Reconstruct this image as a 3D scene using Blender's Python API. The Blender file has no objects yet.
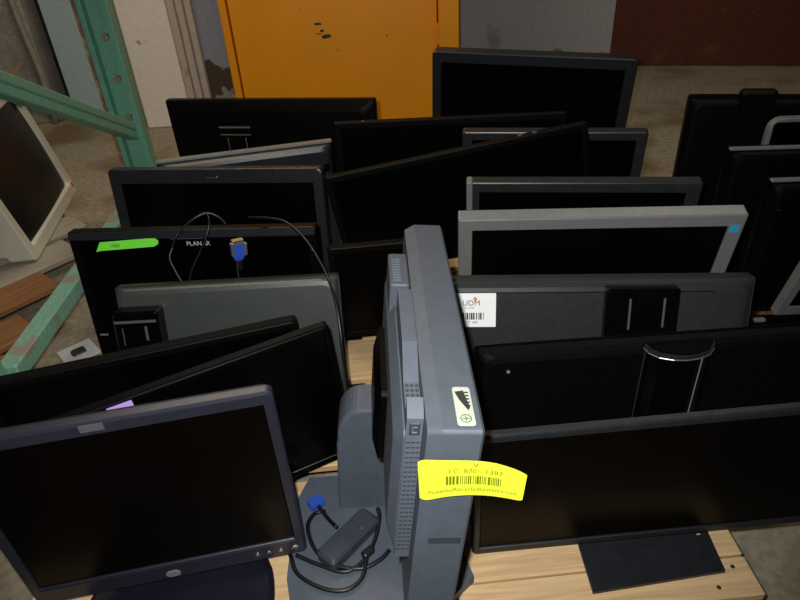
import bpy, bmesh, math, random
from mathutils import Vector, Matrix, noise
random.seed(7)
PI = math.pi
sc = bpy.context.scene
COL = sc.collection
V = Vector

# ------------------------------------------------------------------ materials
def mat(name, color, rough=.5, metal=0., var=0., scale=40., bump=0., spec=.5, coat=0., emit=None):
    m = bpy.data.materials.new(name); m.use_nodes = True
    nt = m.node_tree; n = nt.nodes; l = nt.links
    b = n['Principled BSDF']
    b.inputs['Base Color'].default_value = (*color, 1)
    b.inputs['Roughness'].default_value = rough
    b.inputs['Metallic'].default_value = metal
    b.inputs['Specular IOR Level'].default_value = spec
    b.inputs['Coat Weight'].default_value = coat
    tc = n.new('ShaderNodeTexCoord')
    nz = n.new('ShaderNodeTexNoise'); nz.inputs['Scale'].default_value = scale; nz.inputs['Detail'].default_value = 5
    l.new(tc.outputs['Object'], nz.inputs['Vector'])
    if var > 0:
        r = n.new('ShaderNodeValToRGB')
        lo = [c*(1-var) for c in color]; hi = [min(1, c*(1+var)) for c in color]
        r.color_ramp.elements[0].color = (*lo, 1); r.color_ramp.elements[0].position = .3
        r.color_ramp.elements[1].color = (*hi, 1); r.color_ramp.elements[1].position = .7
        l.new(nz.outputs['Fac'], r.inputs['Fac']); l.new(r.outputs['Color'], b.inputs['Base Color'])
    if bump > 0:
        n2 = n.new('ShaderNodeTexNoise'); n2.inputs['Scale'].default_value = scale*6; n2.inputs['Detail'].default_value = 3
        l.new(tc.outputs['Object'], n2.inputs['Vector'])
        bp = n.new('ShaderNodeBump'); bp.inputs['Strength'].default_value = bump; bp.inputs['Distance'].default_value = .002
        l.new(n2.outputs['Fac'], bp.inputs['Height']); l.new(bp.outputs['Normal'], b.inputs['Normal'])
    return m

def wood_mat(name, c1, c2, knot=(.12, .06, .025), axis=0):
    m = bpy.data.materials.new(name); m.use_nodes = True
    nt = m.node_tree; n = nt.nodes; l = nt.links; b = n['Principled BSDF']
    tc = n.new('ShaderNodeTexCoord'); mp = n.new('ShaderNodeMapping')
    s = [24, 24, 24]; s[axis] = 1.6
    mp.inputs['Scale'].default_value = s
    l.new(tc.outputs['Object'], mp.inputs['Vector'])
    oi = n.new('ShaderNodeObjectInfo')
    ad = n.new('ShaderNodeVectorMath'); ad.operation = 'ADD'
    mu = n.new('ShaderNodeMath'); mu.operation = 'MULTIPLY'; mu.inputs[1].default_value = 37
    l.new(oi.outputs['Random'], mu.inputs[0]); l.new(mp.outputs['Vector'], ad.inputs[0]); l.new(mu.outputs[0], ad.inputs[1])
    nz = n.new('ShaderNodeTexNoise'); nz.inputs['Scale'].default_value = 2.4; nz.inputs['Detail'].default_value = 9; nz.inputs['Distortion'].default_value = 1.6; nz.inputs['Roughness'].default_value = .62
    l.new(ad.outputs[0], nz.inputs['Vector'])
    r = n.new('ShaderNodeValToRGB')
    r.color_ramp.elements[0].position = .3; r.color_ramp.elements[0].color = (*c2, 1)
    r.color_ramp.elements[1].position = .66; r.color_ramp.elements[1].color = (*c1, 1)
    e = r.color_ramp.elements.new(.22); e.color = (*knot, 1)
    l.new(nz.outputs['Fac'], r.inputs['Fac']); l.new(r.outputs['Color'], b.inputs['Base Color'])
    b.inputs['Roughness'].default_value = .75; b.inputs['Specular IOR Level'].default_value = .25
    bp = n.new('ShaderNodeBump'); bp.inputs['Strength'].default_value = .35; bp.inputs['Distance'].default_value = .003
    l.new(nz.outputs['Fac'], bp.inputs['Height']); l.new(bp.outputs['Normal'], b.inputs['Normal'])
    return m

def blotch_mat(name, base, spot, scale=3., lo=.55, hi=.62, rough=.85, fine=60., finevar=.25, bump=.3, zstain=None, stain=(.1, .08, .06), spec=.3):
    """painted / concrete surface with irregular worn spots; zstain = (z0, z1, (xa, xb)) a peeled band near the floor"""
    m = bpy.data.materials.new(name); m.use_nodes = True
    nt = m.node_tree; n = nt.nodes; l = nt.links; b = n['Principled BSDF']
    tc = n.new('ShaderNodeTexCoord')
    n1 = n.new('ShaderNodeTexNoise'); n1.inputs['Scale'].default_value = scale; n1.inputs['Detail'].default_value = 7
    n2 = n.new('ShaderNodeTexNoise'); n2.inputs['Scale'].default_value = fine; n2.inputs['Detail'].default_value = 4
    for q in (n1, n2): l.new(tc.outputs['Object'], q.inputs['Vector'])
    r1 = n.new('ShaderNodeValToRGB'); r1.color_ramp.elements[0].position = lo; r1.color_ramp.elements[1].position = hi
    l.new(n1.outputs['Fac'], r1.inputs['Fac'])
    r2 = n.new('ShaderNodeValToRGB')
    r2.color_ramp.elements[0].position = .3; r2.color_ramp.elements[1].position = .7
    r2.color_ramp.elements[0].color = (*[c*(1-finevar) for c in base], 1)
    r2.color_ramp.elements[1].color = (*[min(1, c*(1+finevar)) for c in base], 1)
    l.new(n2.outputs['Fac'], r2.inputs['Fac'])
    mx = n.new('ShaderNodeMix'); mx.data_type = 'RGBA'
    l.new(r1.outputs['Color'], mx.inputs[0]); l.new(r2.outputs['Color'], mx.inputs[6]); mx.inputs[7].default_value = (*spot, 1)
    out = mx.outputs[2]
    if zstain:
        z0, z1 = zstain
        sp = n.new('ShaderNodeSeparateXYZ'); l.new(tc.outputs['Object'], sp.inputs[0])
        mr = n.new('ShaderNodeMapRange'); mr.inputs['From Min'].default_value = z1; mr.inputs['From Max'].default_value = z0
        l.new(sp.outputs['Z'], mr.inputs['Value'])
        n3 = n.new('ShaderNodeTexNoise'); n3.inputs['Scale'].default_value = 9; n3.inputs['Detail'].default_value = 6
        l.new(tc.outputs['Object'], n3.inputs['Vector'])
        a = n.new('ShaderNodeMath'); a.operation = 'MULTIPLY_ADD'; a.inputs[1].default_value = .9; l.new(n3.outputs['Fac'], a.inputs[0]); l.new(mr.outputs[0], a.inputs[2])
        r3 = n.new('ShaderNodeValToRGB'); r3.color_ramp.elements[0].position = .72; r3.color_ramp.elements[1].position = .76
        l.new(a.outputs[0], r3.inputs['Fac'])
        m2 = n.new('ShaderNodeMix'); m2.data_type = 'RGBA'
        l.new(r3.outputs['Color'], m2.inputs[0]); l.new(out, m2.inputs[6])
        n4 = n.new('ShaderNodeTexNoise'); n4.inputs['Scale'].default_value = 14; l.new(tc.outputs['Object'], n4.inputs['Vector'])
        r4 = n.new('ShaderNodeValToRGB'); r4.color_ramp.elements[0].position = .56; r4.color_ramp.elements[0].color = (*stain, 1)
        r4.color_ramp.elements[1].position = .62; r4.color_ramp.elements[1].color = (.3, .27, .23, 1)
        l.new(n4.outputs['Fac'], r4.inputs['Fac']); l.new(r4.outputs['Color'], m2.inputs[7])
        out = m2.outputs[2]
    l.new(out, b.inputs['Base Color'])
    b.inputs['Roughness'].default_value = rough; b.inputs['Specular IOR Level'].default_value = spec
    bp = n.new('ShaderNodeBump'); bp.inputs['Strength'].default_value = bump; bp.inputs['Distance'].default_value = .004
    l.new(n2.outputs['Fac'], bp.inputs['Height']); l.new(bp.outputs['Normal'], b.inputs['Normal'])
    return m

M = dict(
    black=mat('black_plastic', (.0012, .0012, .0014), .36, var=.25, scale=30, bump=.03, spec=.12),
    blackmatte=mat('black_matte_plastic', (.0014, .0014, .0015), .5, var=.25, scale=60, bump=.08, spec=.1),
    gloss=mat('gloss_black_plastic', (.0012, .0012, .0015), .22, var=.2, scale=20, spec=.2),
    charcoal=mat('charcoal_plastic', (.012, .0135, .016), .38, var=.15, scale=40, bump=.06, spec=.4),
    midgrey=mat('mid_grey_plastic', (.018, .019, .019), .36, var=.15, scale=40, bump=.06),
    olive=mat('grey_green_plastic', (.030, .035, .032), .42, var=.10, scale=25, bump=.05, spec=.7),
    texgrey=mat('textured_dark_plastic', (.019, .020, .021), .36, var=.12, scale=120, bump=.15),
    dell=mat('blue_grey_plastic', (.0155, .0165, .025), .32, var=.1, scale=40, bump=.05),
    delldark=mat('dark_blue_plastic', (.006, .006, .013), .45, var=.15, scale=40, bump=.05, spec=.3),
    ibm=mat('slate_grey_plastic', (.064, .077, .096), .5, var=.08, scale=50, bump=.12),
    ibmlight=mat('slate_grey_smooth_plastic', (.080, .094, .117), .4, var=.05, scale=50, bump=.03),
    ibmdark=mat('slate_dark_plastic', (.032, .038, .048), .5, var=.1, scale=50, bump=.05, spec=.3),
    silver=mat('silver_plastic', (.23, .24, .24), .34, metal=.35, var=.06, scale=60, bump=.03),
    bright=mat('bright_metal', (.55, .56, .58), .25, metal=.9, var=.05, scale=60),
    screen=mat('screen_glass', (.0008, .0007, .0007), .3, var=.2, scale=4, spec=.12),
    screenbrown=mat('matte_screen_film', (.0014, .0009, .0006), .28, var=.15, scale=4, spec=.16),
    screengloss=mat('gloss_screen_glass', (.0008, .0008, .001), .12, var=.2, scale=4, spec=.2),
    crt=mat('crt_glass', (.009, .0085, .0095), .25, var=.1, scale=5, spec=.2),
    beige=mat('beige_plastic', (.58, .55, .44), .5, var=.08, scale=12, bump=.05),
    yellow=mat('yellow_tag_paper', (.62, .70, .035), .5, var=.03, scale=10),
    yellowink=mat('olive_ink', (.13, .15, .0), .6, var=.1),
    green=mat('green_tag_paper', (.18, .78, .05), .5, var=.04, scale=10),
    ink=mat('black_ink', (.02, .02, .02), .6, var=.1),
    greenink=mat('green_ink', (.03, .12, .03), .6, var=.1),
    white=mat('white_paper', (.78, .78, .77), .5, var=.03, scale=20),
    whiteink=mat('pale_lettering', (.42, .42, .44), .4, var=.05),
    orangedot=mat('orange_print', (.85, .2, .04), .5, var=.05),
    red=mat('red_sticker', (.65, .07, .03), .5, var=.1),
    bluetag=mat('blue_sticker', (.03, .33, .62), .4, var=.05),
    purple=mat('lilac_paper', (.42, .28, .66), .55, var=.04),
    cream=mat('cream_sticker', (.38, .41, .33), .5, var=.06, scale=40),
    greysticker=mat('clear_grey_sticker', (.07, .07, .08), .35, var=.1, scale=60),
    blueplug=mat('blue_plug_plastic', (.02, .07, .36), .4, var=.1, scale=30),
    cable=mat('black_cable_rubber', (.004, .004, .0045), .42, var=.2, scale=60),
    gold=mat('plug_metal', (.55, .47, .28), .35, metal=.9, var=.1, scale=60),
    card=mat('white_card', (.52, .52, .52), .7, var=.05, scale=30),
    wood=wood_mat('pale_pallet_wood', (.62, .43, .23), (.42, .27, .13)),
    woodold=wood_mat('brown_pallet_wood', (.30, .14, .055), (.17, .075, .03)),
    woodpale=wood_mat('grey_pallet_wood', (.36, .32, .25), (.25, .21, .16)),
    rackgreen=blotch_mat('green_rack_paint', (.15, .37, .26), (.30, .20, .11), 7, .68, .74, .45, 90, .12, .12, spec=.5),
    rackworn=blotch_mat('worn_green_paint', (.20, .40, .29), (.30, .25, .20), 14, .54, .62, .5, 90, .15, .2),
    rust=blotch_mat('rusty_lip', (.32, .15, .06), (.45, .33, .2), 30, .5, .6, .8, 120, .3, .3),
    bolt=mat('worn_bolt', (.42, .34, .24), .45, metal=.4, var=.3, scale=90),
    orange=blotch_mat('orange_door_paint', (.80, .30, .002), (.045, .02, .02), 9.0, .76, .78, .42, 4, .04, .06, spec=.4),
    brownwall=blotch_mat('brown_wall_paint', (.105, .028, .014), (.14, .05, .03), 6, .6, .75, .7, 60, .18, .15),
    greywall=blotch_mat('pale_plaster', (.42, .41, .41), (.26, .25, .24), 4, .62, .72, .85, 50, .08, .2, zstain=(-.05, .12), stain=(.20, .20, .16)),
    bluewall=blotch_mat('blue_grey_plaster', (.27, .285, .33), (.2, .2, .21), 3, .6, .75, .85, 50, .08, .2, zstain=(.02, .37), stain=(.075, .052, .03)),
    dimwall=blotch_mat('grime_wall', (.38, .35, .31), (.25, .23, .21), 3, .5, .65, .9, 70, .25, .3),
    whitepaint=blotch_mat('chipped_white_paint', (.86, .77, .67), (.26, .2, .15), 11, .70, .74, .7, 40, .05, .1),
    trimpaint=blotch_mat('old_cream_trim', (.50, .43, .35), (.2, .16, .12), 9, .62, .7, .7, 60, .1, .15),
    palebluesheet=blotch_mat('pale_blue_paint', (.42, .55, .56), (.3, .4, .4), 5, .62, .75, .6, 50, .05, .1),
    floor=blotch_mat('dusty_concrete', (.25, .215, .155), (.15, .105, .06), 2.6, .50, .64, .85, 55, .25, .35),
    pipe=mat('grey_pipe_paint', (.30, .27, .22), .6, var=.15, scale=30, bump=.1),
    cardboard=mat('brown_cardboard', (.42, .27, .12), .8, var=.12, scale=25, bump=.1),
)

# ------------------------------------------------------------------ mesh helpers
def link(name, me, m, parent=None, mw=None, smooth=False):
    o = bpy.data.objects.new(name, me); COL.objects.link(o)
    if m: me.materials.append(m)
    if smooth:
        for p in me.polygons: p.use_smooth = True
    if parent: o.parent = parent
    if mw is not None: o.matrix_local = mw
    return o

def fin(name, bm, m, parent=None, mw=None, smooth=False):
    bmesh.ops.remove_doubles(bm, verts=bm.verts, dist=1e-6)
    bmesh.ops.recalc_face_normals(bm, faces=bm.faces)
    me = bpy.data.meshes.new(name); bm.to_mesh(me); bm.free()
    return link(name, me, m, parent, mw, smooth)

def rrect(a0, a1, b0, b1, r, n=4):
    r = max(1e-5, min(r, (a1-a0)/2-1e-5, (b1-b0)/2-1e-5)); pts = []
    for cx, cy, s in ((a1-r, b1-r, 0), (a0+r, b1-r, 1), (a0+r, b0+r, 2), (a1-r, b0+r, 3)):
        for k in range(n+1):
            t = (s+k/n)*PI/2
            pts.append((cx+r*math.cos(t), cy+r*math.sin(t)))
    return pts

def loft(bm, loops, axis='y', cap0=True, cap1=True, n=4):
    """loops: (a0,a1,b0,b1,r,c); axis y: a=x b=z c=y ; axis z: a=x b=y c=z ; axis x: a=y b=z c=x"""
    rows = []
    for a0, a1, b0, b1, r, c in loops:
        row = []
        for a, b in rrect(a0, a1, b0, b1, r, n):
            p = (a, c, b) if axis == 'y' else (a, b, c) if axis == 'z' else (c, a, b)
            row.append(bm.verts.new(p))
        rows.append(row)
    N = len(rows[0])
    for A, B in zip(rows, rows[1:]):
        for i in range(N):
            bm.faces.new((A[i], A[(i+1) % N], B[(i+1) % N], B[i]))
    if cap0: bm.faces.new(rows[0])
    if cap1: bm.faces.new(rows[-1])

def slab(bm, x0, x1, y0, y1, z0, z1, b=.002, r=.003):
    """box with softened edges"""
    b = min(b, (z1-z0)/2.2, (x1-x0)/2.2, (y1-y0)/2.2); r = max(r, b)
    loft(bm, [(x0+b, x1-b, y0+b, y1-b, r, z0), (x0, x1, y0, y1, r, z0+b), (x0, x1, y0, y1, r, z1-b), (x0+b, x1-b, y0+b, y1-b, r, z1)], 'z', n=2)

def box(name, x0, x1, y0, y1, z0, z1, m, parent=None, mw=None, b=.002):
    bm = bmesh.new(); slab(bm, x0, x1, y0, y1, z0, z1, b); return fin(name, bm, m, parent, mw)

def prism(bm, pts, c0, c1, axis='y'):
    rows = []
    for c in (c0, c1):
        rows.append([bm.verts.new((a, c, b) if axis == 'y' else (a, b, c) if axis == 'z' else (c, a, b)) for a, b in pts])
    N = len(pts)
    for i in range(N): bm.faces.new((rows[0][i], rows[0][(i+1) % N], rows[1][(i+1) % N], rows[1][i]))
    bm.faces.new(rows[0]); bm.faces.new(rows[1])

def tube(bm, pts, r, n=8, ends=True):
    pts = [V(p) for p in pts]; rows = []; up = None
    for i, p in enumerate(pts):
        d = (pts[min(i+1, len(pts)-1)]-pts[max(i-1, 0)]).normalized()
        if up is None:
            up = d.orthogonal().normalized()
        up = (up-d*up.dot(d)).normalized(); s = d.cross(up)
        rr = r[i] if isinstance(r, (list, tuple)) else r
        rows.append([bm.verts.new(p+(up*math.cos(2*PI*k/n)+s*math.sin(2*PI*k/n))*rr) for k in range(n)])
    for A, B in zip(rows, rows[1:]):
        for k in range(n): bm.faces.new((A[k], A[(k+1) % n], B[(k+1) % n], B[k]))
    if ends: bm.faces.new(rows[0]); bm.faces.new(rows[-1])

def spline(pts, k=10):
    pts = [V(p) for p in pts]; P = [pts[0]*2-pts[1]]+pts+[pts[-1]*2-pts[-2]]; out = []
    for i in range(1, len(P)-2):
        a, b, c, d = P[i-1:i+3]
        for j in range(k):
            t = j/k
            out.append(.5*((2*b)+(c-a)*t+(2*a-5*b+4*c-d)*t*t+(3*b-a-3*c+d)*t**3))
    out.append(pts[-1]); return out

def text(name, body, size, m, parent, mw, align='CENTER'):
    cu = bpy.data.curves.new(name, 'FONT'); cu.body = body; cu.size = size; cu.align_x = align; cu.align_y = 'CENTER'; cu.extrude = .00015
    cu.resolution_u = 3
    t = bpy.data.objects.new(name, cu); COL.objects.link(t)
    dg = bpy.context.evaluated_depsgraph_get(); me = bpy.data.meshes.new_from_object(t.evaluated_get(dg))
    bpy.data.objects.remove(t); bpy.data.curves.remove(cu)
    me.materials.clear()
    return link(name, me, m, parent, mw)

def tag(o, label, cat, group=None):
    o['label'] = label; o['category'] = cat
    if group: o['group'] = group
    return o

def thing(name, label, cat, loc=(0, 0, 0), rz=0, group=None):
    o = bpy.data.objects.new(name, None); COL.objects.link(o); o.empty_display_size = .05
    o.location = loc; o.rotation_euler = (0, 0, rz)
    return tag(o, label, cat, group)

def struct(o):
    o['kind'] = 'structure'; return o

# ------------------------------------------------------------------ setting
PT = .13                                   # height of a pallet deck above the floor
bm = bmesh.new(); slab(bm, -4, 4, -1.2, 5.0, -.08, 0, .001); struct(fin('floor', bm, M['floor']))
bm = bmesh.new(); slab(bm, -4, -1.73, 3.45, 3.6, 0, 2.8, .004); struct(fin('wall_left', bm, M['dimwall']))
bm = bmesh.new(); slab(bm, -1.15, -.68, 3.34, 3.5, 0, 2.8, .004); struct(fin('wall_back', bm, M['bluewall']))
# pilaster with moulded edge
bm = bmesh.new(); slab(bm, -1.215, -.985, 3.25, 3.85, 0, 2.8, .006); struct(fin('trim_1', bm, M['whitepaint']))
bm = bmesh.new()
slab(bm, -.984, -.950, 3.262, 3.339, 0, 2.8, .006); slab(bm, -.949, -.915, 3.275, 3.339, .0, 2.8, .008); slab(bm, -.914, -.880, 3.29, 3.339, .0, 2.8, .01)
struct(fin('trim_2', bm, M['trimpaint']))
# orange steel door in its frame
DY = 3.12; DK = DY/3.65
door = bpy.data.objects.new('door_1', None); COL.objects.link(door); struct(door); door.location = (-.25, DY, 0)
def dpart(name, x0, x1, y0, y1, z0, z1, m, b=.003):
    return box(name, x0*DK+.25, x1*DK+.25, y0-3.65, y1-3.65, z0, z1, m, door, b=b)
dpart('door_leaf', -.788, .290, 3.65, 3.70, .004, 2.2, M['orange'])
dpart('door_frame', -.834, -.795, 3.632, 3.74, 0, 2.26, M['orange'], .004)
dpart('door_frame', .296, .402, 3.61, 3.74, 0, 2.26, M['orange'], .004)
leaf = [o for o in door.children if o.name == 'door_leaf'][0]
rc = random.Random(11)
for (x, z, w, h) in ((-.290, .467, .020, .007), (-.273, .438, .013, .007), (-.256, .413, .022, .012), (-.288, .425, .016, .003), (-.21, .35, .004, .004), (-.36, .53, .004, .003), (-.08, .56, .004, .004), (.02, .40, .004, .005)):
    bm = bmesh.new(); n = 9
    prism(bm, [(x+.25+w*math.cos(2*PI*k/n)*rc.uniform(.6, 1.1), z+h*math.sin(2*PI*k/n)*rc.uniform(.6, 1.1)) for k in range(n)], -.0006, .0006)
    fin('paint_chip', bm, M['ink'], leaf)
for z in (.35, 1.1, 1.9):
    bm = bmesh.new(); tube(bm, [(.293*DK+.25, -.012, z), (.293*DK+.25, -.012, z+.09)], .006); fin('hinge', bm, M['orange'], door)
# right-hand wall: pale plaster, then brown painted stretch, one line turned 13.8 degrees
ya = math.radians(-13.8)
Wm = Matrix.Translation((1.30, 3.845, 0)) @ Matrix.Rotation(ya, 4, 'Z')
bm = bmesh.new(); slab(bm, -1.0, -.001, 0, .15, 0, 2.8, .002); o = fin('wall_back_right', bm, M['greywall']); o.matrix_local = Wm; struct(o)
bm = bmesh.new(); slab(bm, 0, 2.6, -.012, .15, 0, 2.8, .004); o = fin('wall_right', bm, M['brownwall']); o.matrix_local = Wm; struct(o)

# pale blue sheet standing on edge beside the pilaster
bm = bmesh.new(); slab(bm, -.2, .2, -.012, .012, 0, 2.2, .002)
o = fin('sheet_panel', bm, M['palebluesheet']); o.location = (-1.425, 3.42, 0)
tag(o, 'tall pale blue sheet panel standing upright behind the green rack post', 'panel')
bm = bmesh.new(); tube(bm, spline([(0, 0, 0), (.012, 0, .25), (-.005, 0, .6), (0, 0, 1.2), (0, 0, 2.6)], 8), .016, 10)
o = fin('wall_pipe', bm, M['pipe'], smooth=True); o.location = (-1.75, 3.425, 0)
tag(o, 'thin grey pipe running up the dim wall at upper left', 'pipe')
# cardboard box far left, one flap showing
t = thing('cardboard_box', 'brown cardboard box on the floor at the far left edge', 'box', (-2.02, 3.16, 0), .3)
box('box_body', -.2, .2, -.15, .15, 0, .27, M['cardboard'], t)
bm = bmesh.new(); prism(bm, [(.2, .27), (.29, .33), (.288, .335), (.197, .274)], -.14, .14, 'y'); fin('flap', bm, M['cardboard'], t)

# ------------------------------------------------------------------ rack upright frame (green)
RX = -.884
rack = thing('rack_upright_frame', 'green painted steel pallet rack upright with bolted post and slanting brace', 'rack', (RX, 2.2, 0))
bm = bmesh.new()      # open channel facing the camera: web, two flanges
slab(bm, -.05, .045, .030, .036, .006, 2.6, .001)
slab(bm, -.055, -.036, -.004, .036, .006, 2.6, .002)
slab(bm, .024, .047, -.014, .036, .006, 2.6, .003)
po = fin('post', bm, M['rackgreen'], rack)
bm = bmesh.new(); slab(bm, -.064, -.0555, -.01, .03, .006, 2.6, .002); fin('rusty_edge', bm, M['rust'], po)['label'] = 'rusty bare edge of the post'
for k in range(9):
    z = .38+.105*k*1.25
    bm = bmesh.new()
    tube(bm, [(-.002, .031, z), (-.002, .016, z)], .013, 6)
    tube(bm, [(-.002, .016, z), (-.002, .006, z-.002)], .008, 8)
    fin('bolt', bm, M['bolt'], po)
box('foot_plate', -.07, .075, -.06, .06, 0, .006, M['rackgreen'], rack)
bm = bmesh.new(); slab(bm, -.045, .045, -1.18, -1.12, .006, 2.6, .003); fin('post', bm, M['rackgreen'], rack)
def beam_between(name, a, b, w, h, m, parent, groove=False):
    a = V(a); b = V(b); d = b-a; L = d.length; y = d.normalized(); x = V((1, 0, 0)); x = (x-y*x.dot(y)).normalized(); z = x.cross(y)
    mw = Matrix((x, y, z)).transposed().to_4x4(); mw.translation = a
    bm = bmesh.new()
    if groove:
        slab(bm, -w/2, w/2, 0, L, .002, h/2, .003); slab(bm, -w/2, w/2, 0, L, -h/2, -.002, .003); slab(bm, -w/2+.006, w/2-.006, .002, L-.002, -.003, .003, .0005)
    else:
        slab(bm, -w/2, w/2, 0, L, -h/2, h/2, .004)
    return fin(name, bm, m, parent, mw)
beam_between('diagonal_brace', (.008, -1.10, .915), (.008, .0, .338), .04, .052, M['rackgreen'], rack, True)
beam_between('bottom_strut', (.030, -1.10, .19), (.044, -.10, .19), .046, .045, M['rackworn'], rack)
beam_between('bottom_strut_end', (.044, -.10, .19), (.030, .0, .19), .044, .040, M['rackgreen'], rack)

# ------------------------------------------------------------------ pallets
def pallet(label, loc, rz, W, ys, m, ends=None, D=None, stringers=3, m2=None):
    """ys: (y0, y1) of each deck board"""
    t = thing('wooden_pallet', label, 'pallet', loc, rz)
    for i, (y0, y1) in enumerate(ys):
        e0, e1 = (ends[i] if ends else (-W/2, W/2))
        o = box('deck_board', e0, e1, y0, y1, .112, PT, (m2 if (m2 and i in m2) else m) if not isinstance(m2, dict) else m2.get(i, m), t, b=.003)
        bm = None
    lo, hi = ys[0][0], ys[-1][1]
    e0 = max(e[0] for e in ends) if ends else -W/2; e1 = min(e[1] for e in ends) if ends else W/2
    for k in range(stringers):
        x = e0+.03+(e1-e0-.06)*k/(stringers-1)
        box('stringer', x-.02, x+.02, lo+.006, hi-.006, .0165, .1119, m, t)
    for y in (lo+.006, (lo+hi)/2-.05, hi-.106):
        box('bottom_board', e0+.005, e1-.005, y, y+.1, .0, .0164, m, t)
    return t
yy = []
y = 0
for w, g in ((.066, .003), (.105, .03), (.10, .03), (.10, .03), (.075, .035), (.14, .03), (.10, .03), (.10, .03), (.10, .03), (.10, .03)):
    yy.append((y, y+w)); y += w+g
pallet('pale wooden pallet under the main rows of black monitors', (-.045, .512, 0), math.radians(2.5), 1.13, yy, M['wood'])
deck = [o for o in bpy.data.objects if o.name.startswith('deck_board')][:2]
for o, (y0, y1) in zip(deck, yy[:2]):
    for x in (-.535, -.50, .50, .537):
        bm = bmesh.new(); yc = (y0+y1)/2+(.015 if abs(x) > .52 else -.016)
        tube(bm, [(x, yc, PT-.001), (x, yc, PT+.0008)], .0035, 8); fin('nail', bm, M['ink'], o)
yl = [(-.08, .05), (.083, .200), (.247, .370), (.376, .50), (.53, .65), (.68, .80), (.83, .95)]
c49, s49 = math.cos(math.radians(49)), math.sin(math.radians(49))
def p49(xp, yp): return (c49*xp-s49*yp, s49*xp+c49*yp)
x0, y0 = p49(0, 1.50)
pallet('worn brown wooden pallet under the beige tube monitor', (x0, y0, 0), math.radians(49), 1, yl, M['woodold'],
       ends=[(-.5, .33), (-.5, .42), (-.5, .56), (-.5, .70), (-.5, .80), (-.5, .80), (-.5, .80)], m2={3: M['woodpale'], 4: M['woodpale']})
yr = [(.0+.13*k, .1+.13*k) for k in range(6)]
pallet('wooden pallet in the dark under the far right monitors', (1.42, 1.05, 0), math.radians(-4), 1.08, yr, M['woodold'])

# ------------------------------------------------------------------ flat monitors
class Ctx: pass
def monitor(label, TL, TR, H, tilt=0., face='front', name='flat_monitor', group=None, bez=(.015, .015, .018, .022), T=.05, T1=.02,
            fm='black', cm='black', scm='screen', zs=PT, stand=None, rest=False, fr=.006, inset=.035, baser=.09, basew=.22, bcr=.03):
    TL = V(TL); TR = V(TR); r = TR-TL; W = r.length; r.normalize()
    nrm = V((r.y, -r.x, 0)).normalized(); t = math.radians(tilt)
    dn = V((0, 0, -1))*math.cos(t)+nrm*math.sin(t); dn = (dn-r*dn.dot(r)).normalized()
    if rest:                                # stands on its own lower edge
        low = min(TL.z, TR.z)
        Y0 = (-r if face == 'back' else r).cross(V((0, 0, 1)))
        H = (low-zs-.002)/abs(dn.z)
        if tilt: H -= T*abs(math.sin(t))*1.0
    Z = -dn
    X = r if face == 'front' else -r
    Y = Z.cross(X)
    O = (TL+TR)/2+dn*H
    if face == 'back': O = O-Y*T1
    P = Matrix((X, Y, Z)).transposed().to_4x4(); P.translation = O
    rz = math.atan2(X.y, X.x)
    root = thing(name, label, 'monitor', (O.x, O.y, zs), rz, group)
    Mr = Matrix.Translation((O.x, O.y, zs)) @ Matrix.Rotation(rz, 4, 'Z')
    L = Mr.inverted() @ P
    c = Ctx(); c.root = root; c.L = L; c.W = W; c.H = H; c.face = face; c.T = T; c.T1 = T1; c.P = P; c.Mr = Mr; c.O = O
    l, rr, tp, bt = bez; x0, x1 = -W/2, W/2
    bm = bmesh.new(); e = .0034
    loft(bm, [(x0, x1, 0, H, fr, T1), (x0, x1, 0, H, fr, e), (x0+e*.35, x1-e*.35, e*.35, H-e*.35, fr, e*.35), (x0+e, x1-e, e, H-e, fr, 0),
              (x0+l-.001, x1-rr+.001, bt-.001, H-tp+.001, .002, 0), (x0+l, x1-rr, bt, H-tp, .0015, .0012), (x0+l, x1-rr, bt, H-tp, .0015, .006)], 'y', cap0=True, cap1=True)
    c.frame = fin('bezel', bm, M[fm], root, L)
    c.screen = box('screen', x0+l+.0005, x1-rr-.0005, .003, .0055, bt+.0005, H-tp-.0005, M[scm], root, L, b=.0004)
    bm = bmesh.new(); i = inset
    loft(bm, [(x0+.003, x1-.003, .003, H-.003, fr, T1+.0002), (x0+.004, x1-.004, .004, H-.004, fr+.002, T1+(T-T1)*.25),
              (x0+i*.55, x1-i*.55, i*.55, H-i*.45, .014, T1+(T-T1)*.55), (x0+i, x1-i, i, H-i*.8, .018, T1+(T-T1)*.9), (x0+i+.008, x1-i-.008, i+.008, H-i*.8-.008, .014, T)], 'y')
    c.back = fin('back_cover', bm, M[cm], root, L)
    if stand:
        sm = M[cm] if stand is True else M[stand]
        Lb = L @ V((0, T, H*.42)); zb = max(.06, Lb.z)
        yb = Lb.y-.012
        bm = bmesh.new()
        # neck leans from the base to the middle of the back cover
        a = .038
        loft(bm, [(-a, a, yb+.006, yb+.026, .006, .011), (-a*.9, a*.9, yb+.004, yb+.024, .006, zb*.5), (-a*.85, a*.85, yb+.0125, yb+.028, .006, zb+.02)], 'z')
        c.neck = fin('stand_neck', bm, sm, root)
        y0b = yb+.014-baser; y1b = yb+.026+min(baser, .02)
        bm = bmesh.new()
        loft(bm, [(-basew/2, basew/2, y0b, y1b, bcr, 0), (-basew/2, basew/2, y0b, y1b, bcr, .006), (-basew/2+.008, basew/2-.008, y0b+.008, y1b-.008, bcr-.005, .0112)], 'z', n=8)
        c.base = fin('stand_base', bm, sm, root)
    return c

def uv(c, u, v):
    """panel coordinates of the point u right of and v below the upper left corner as seen"""
    return (u-c.W/2 if c.face == 'front' else c.W/2-u), c.H-v

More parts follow.
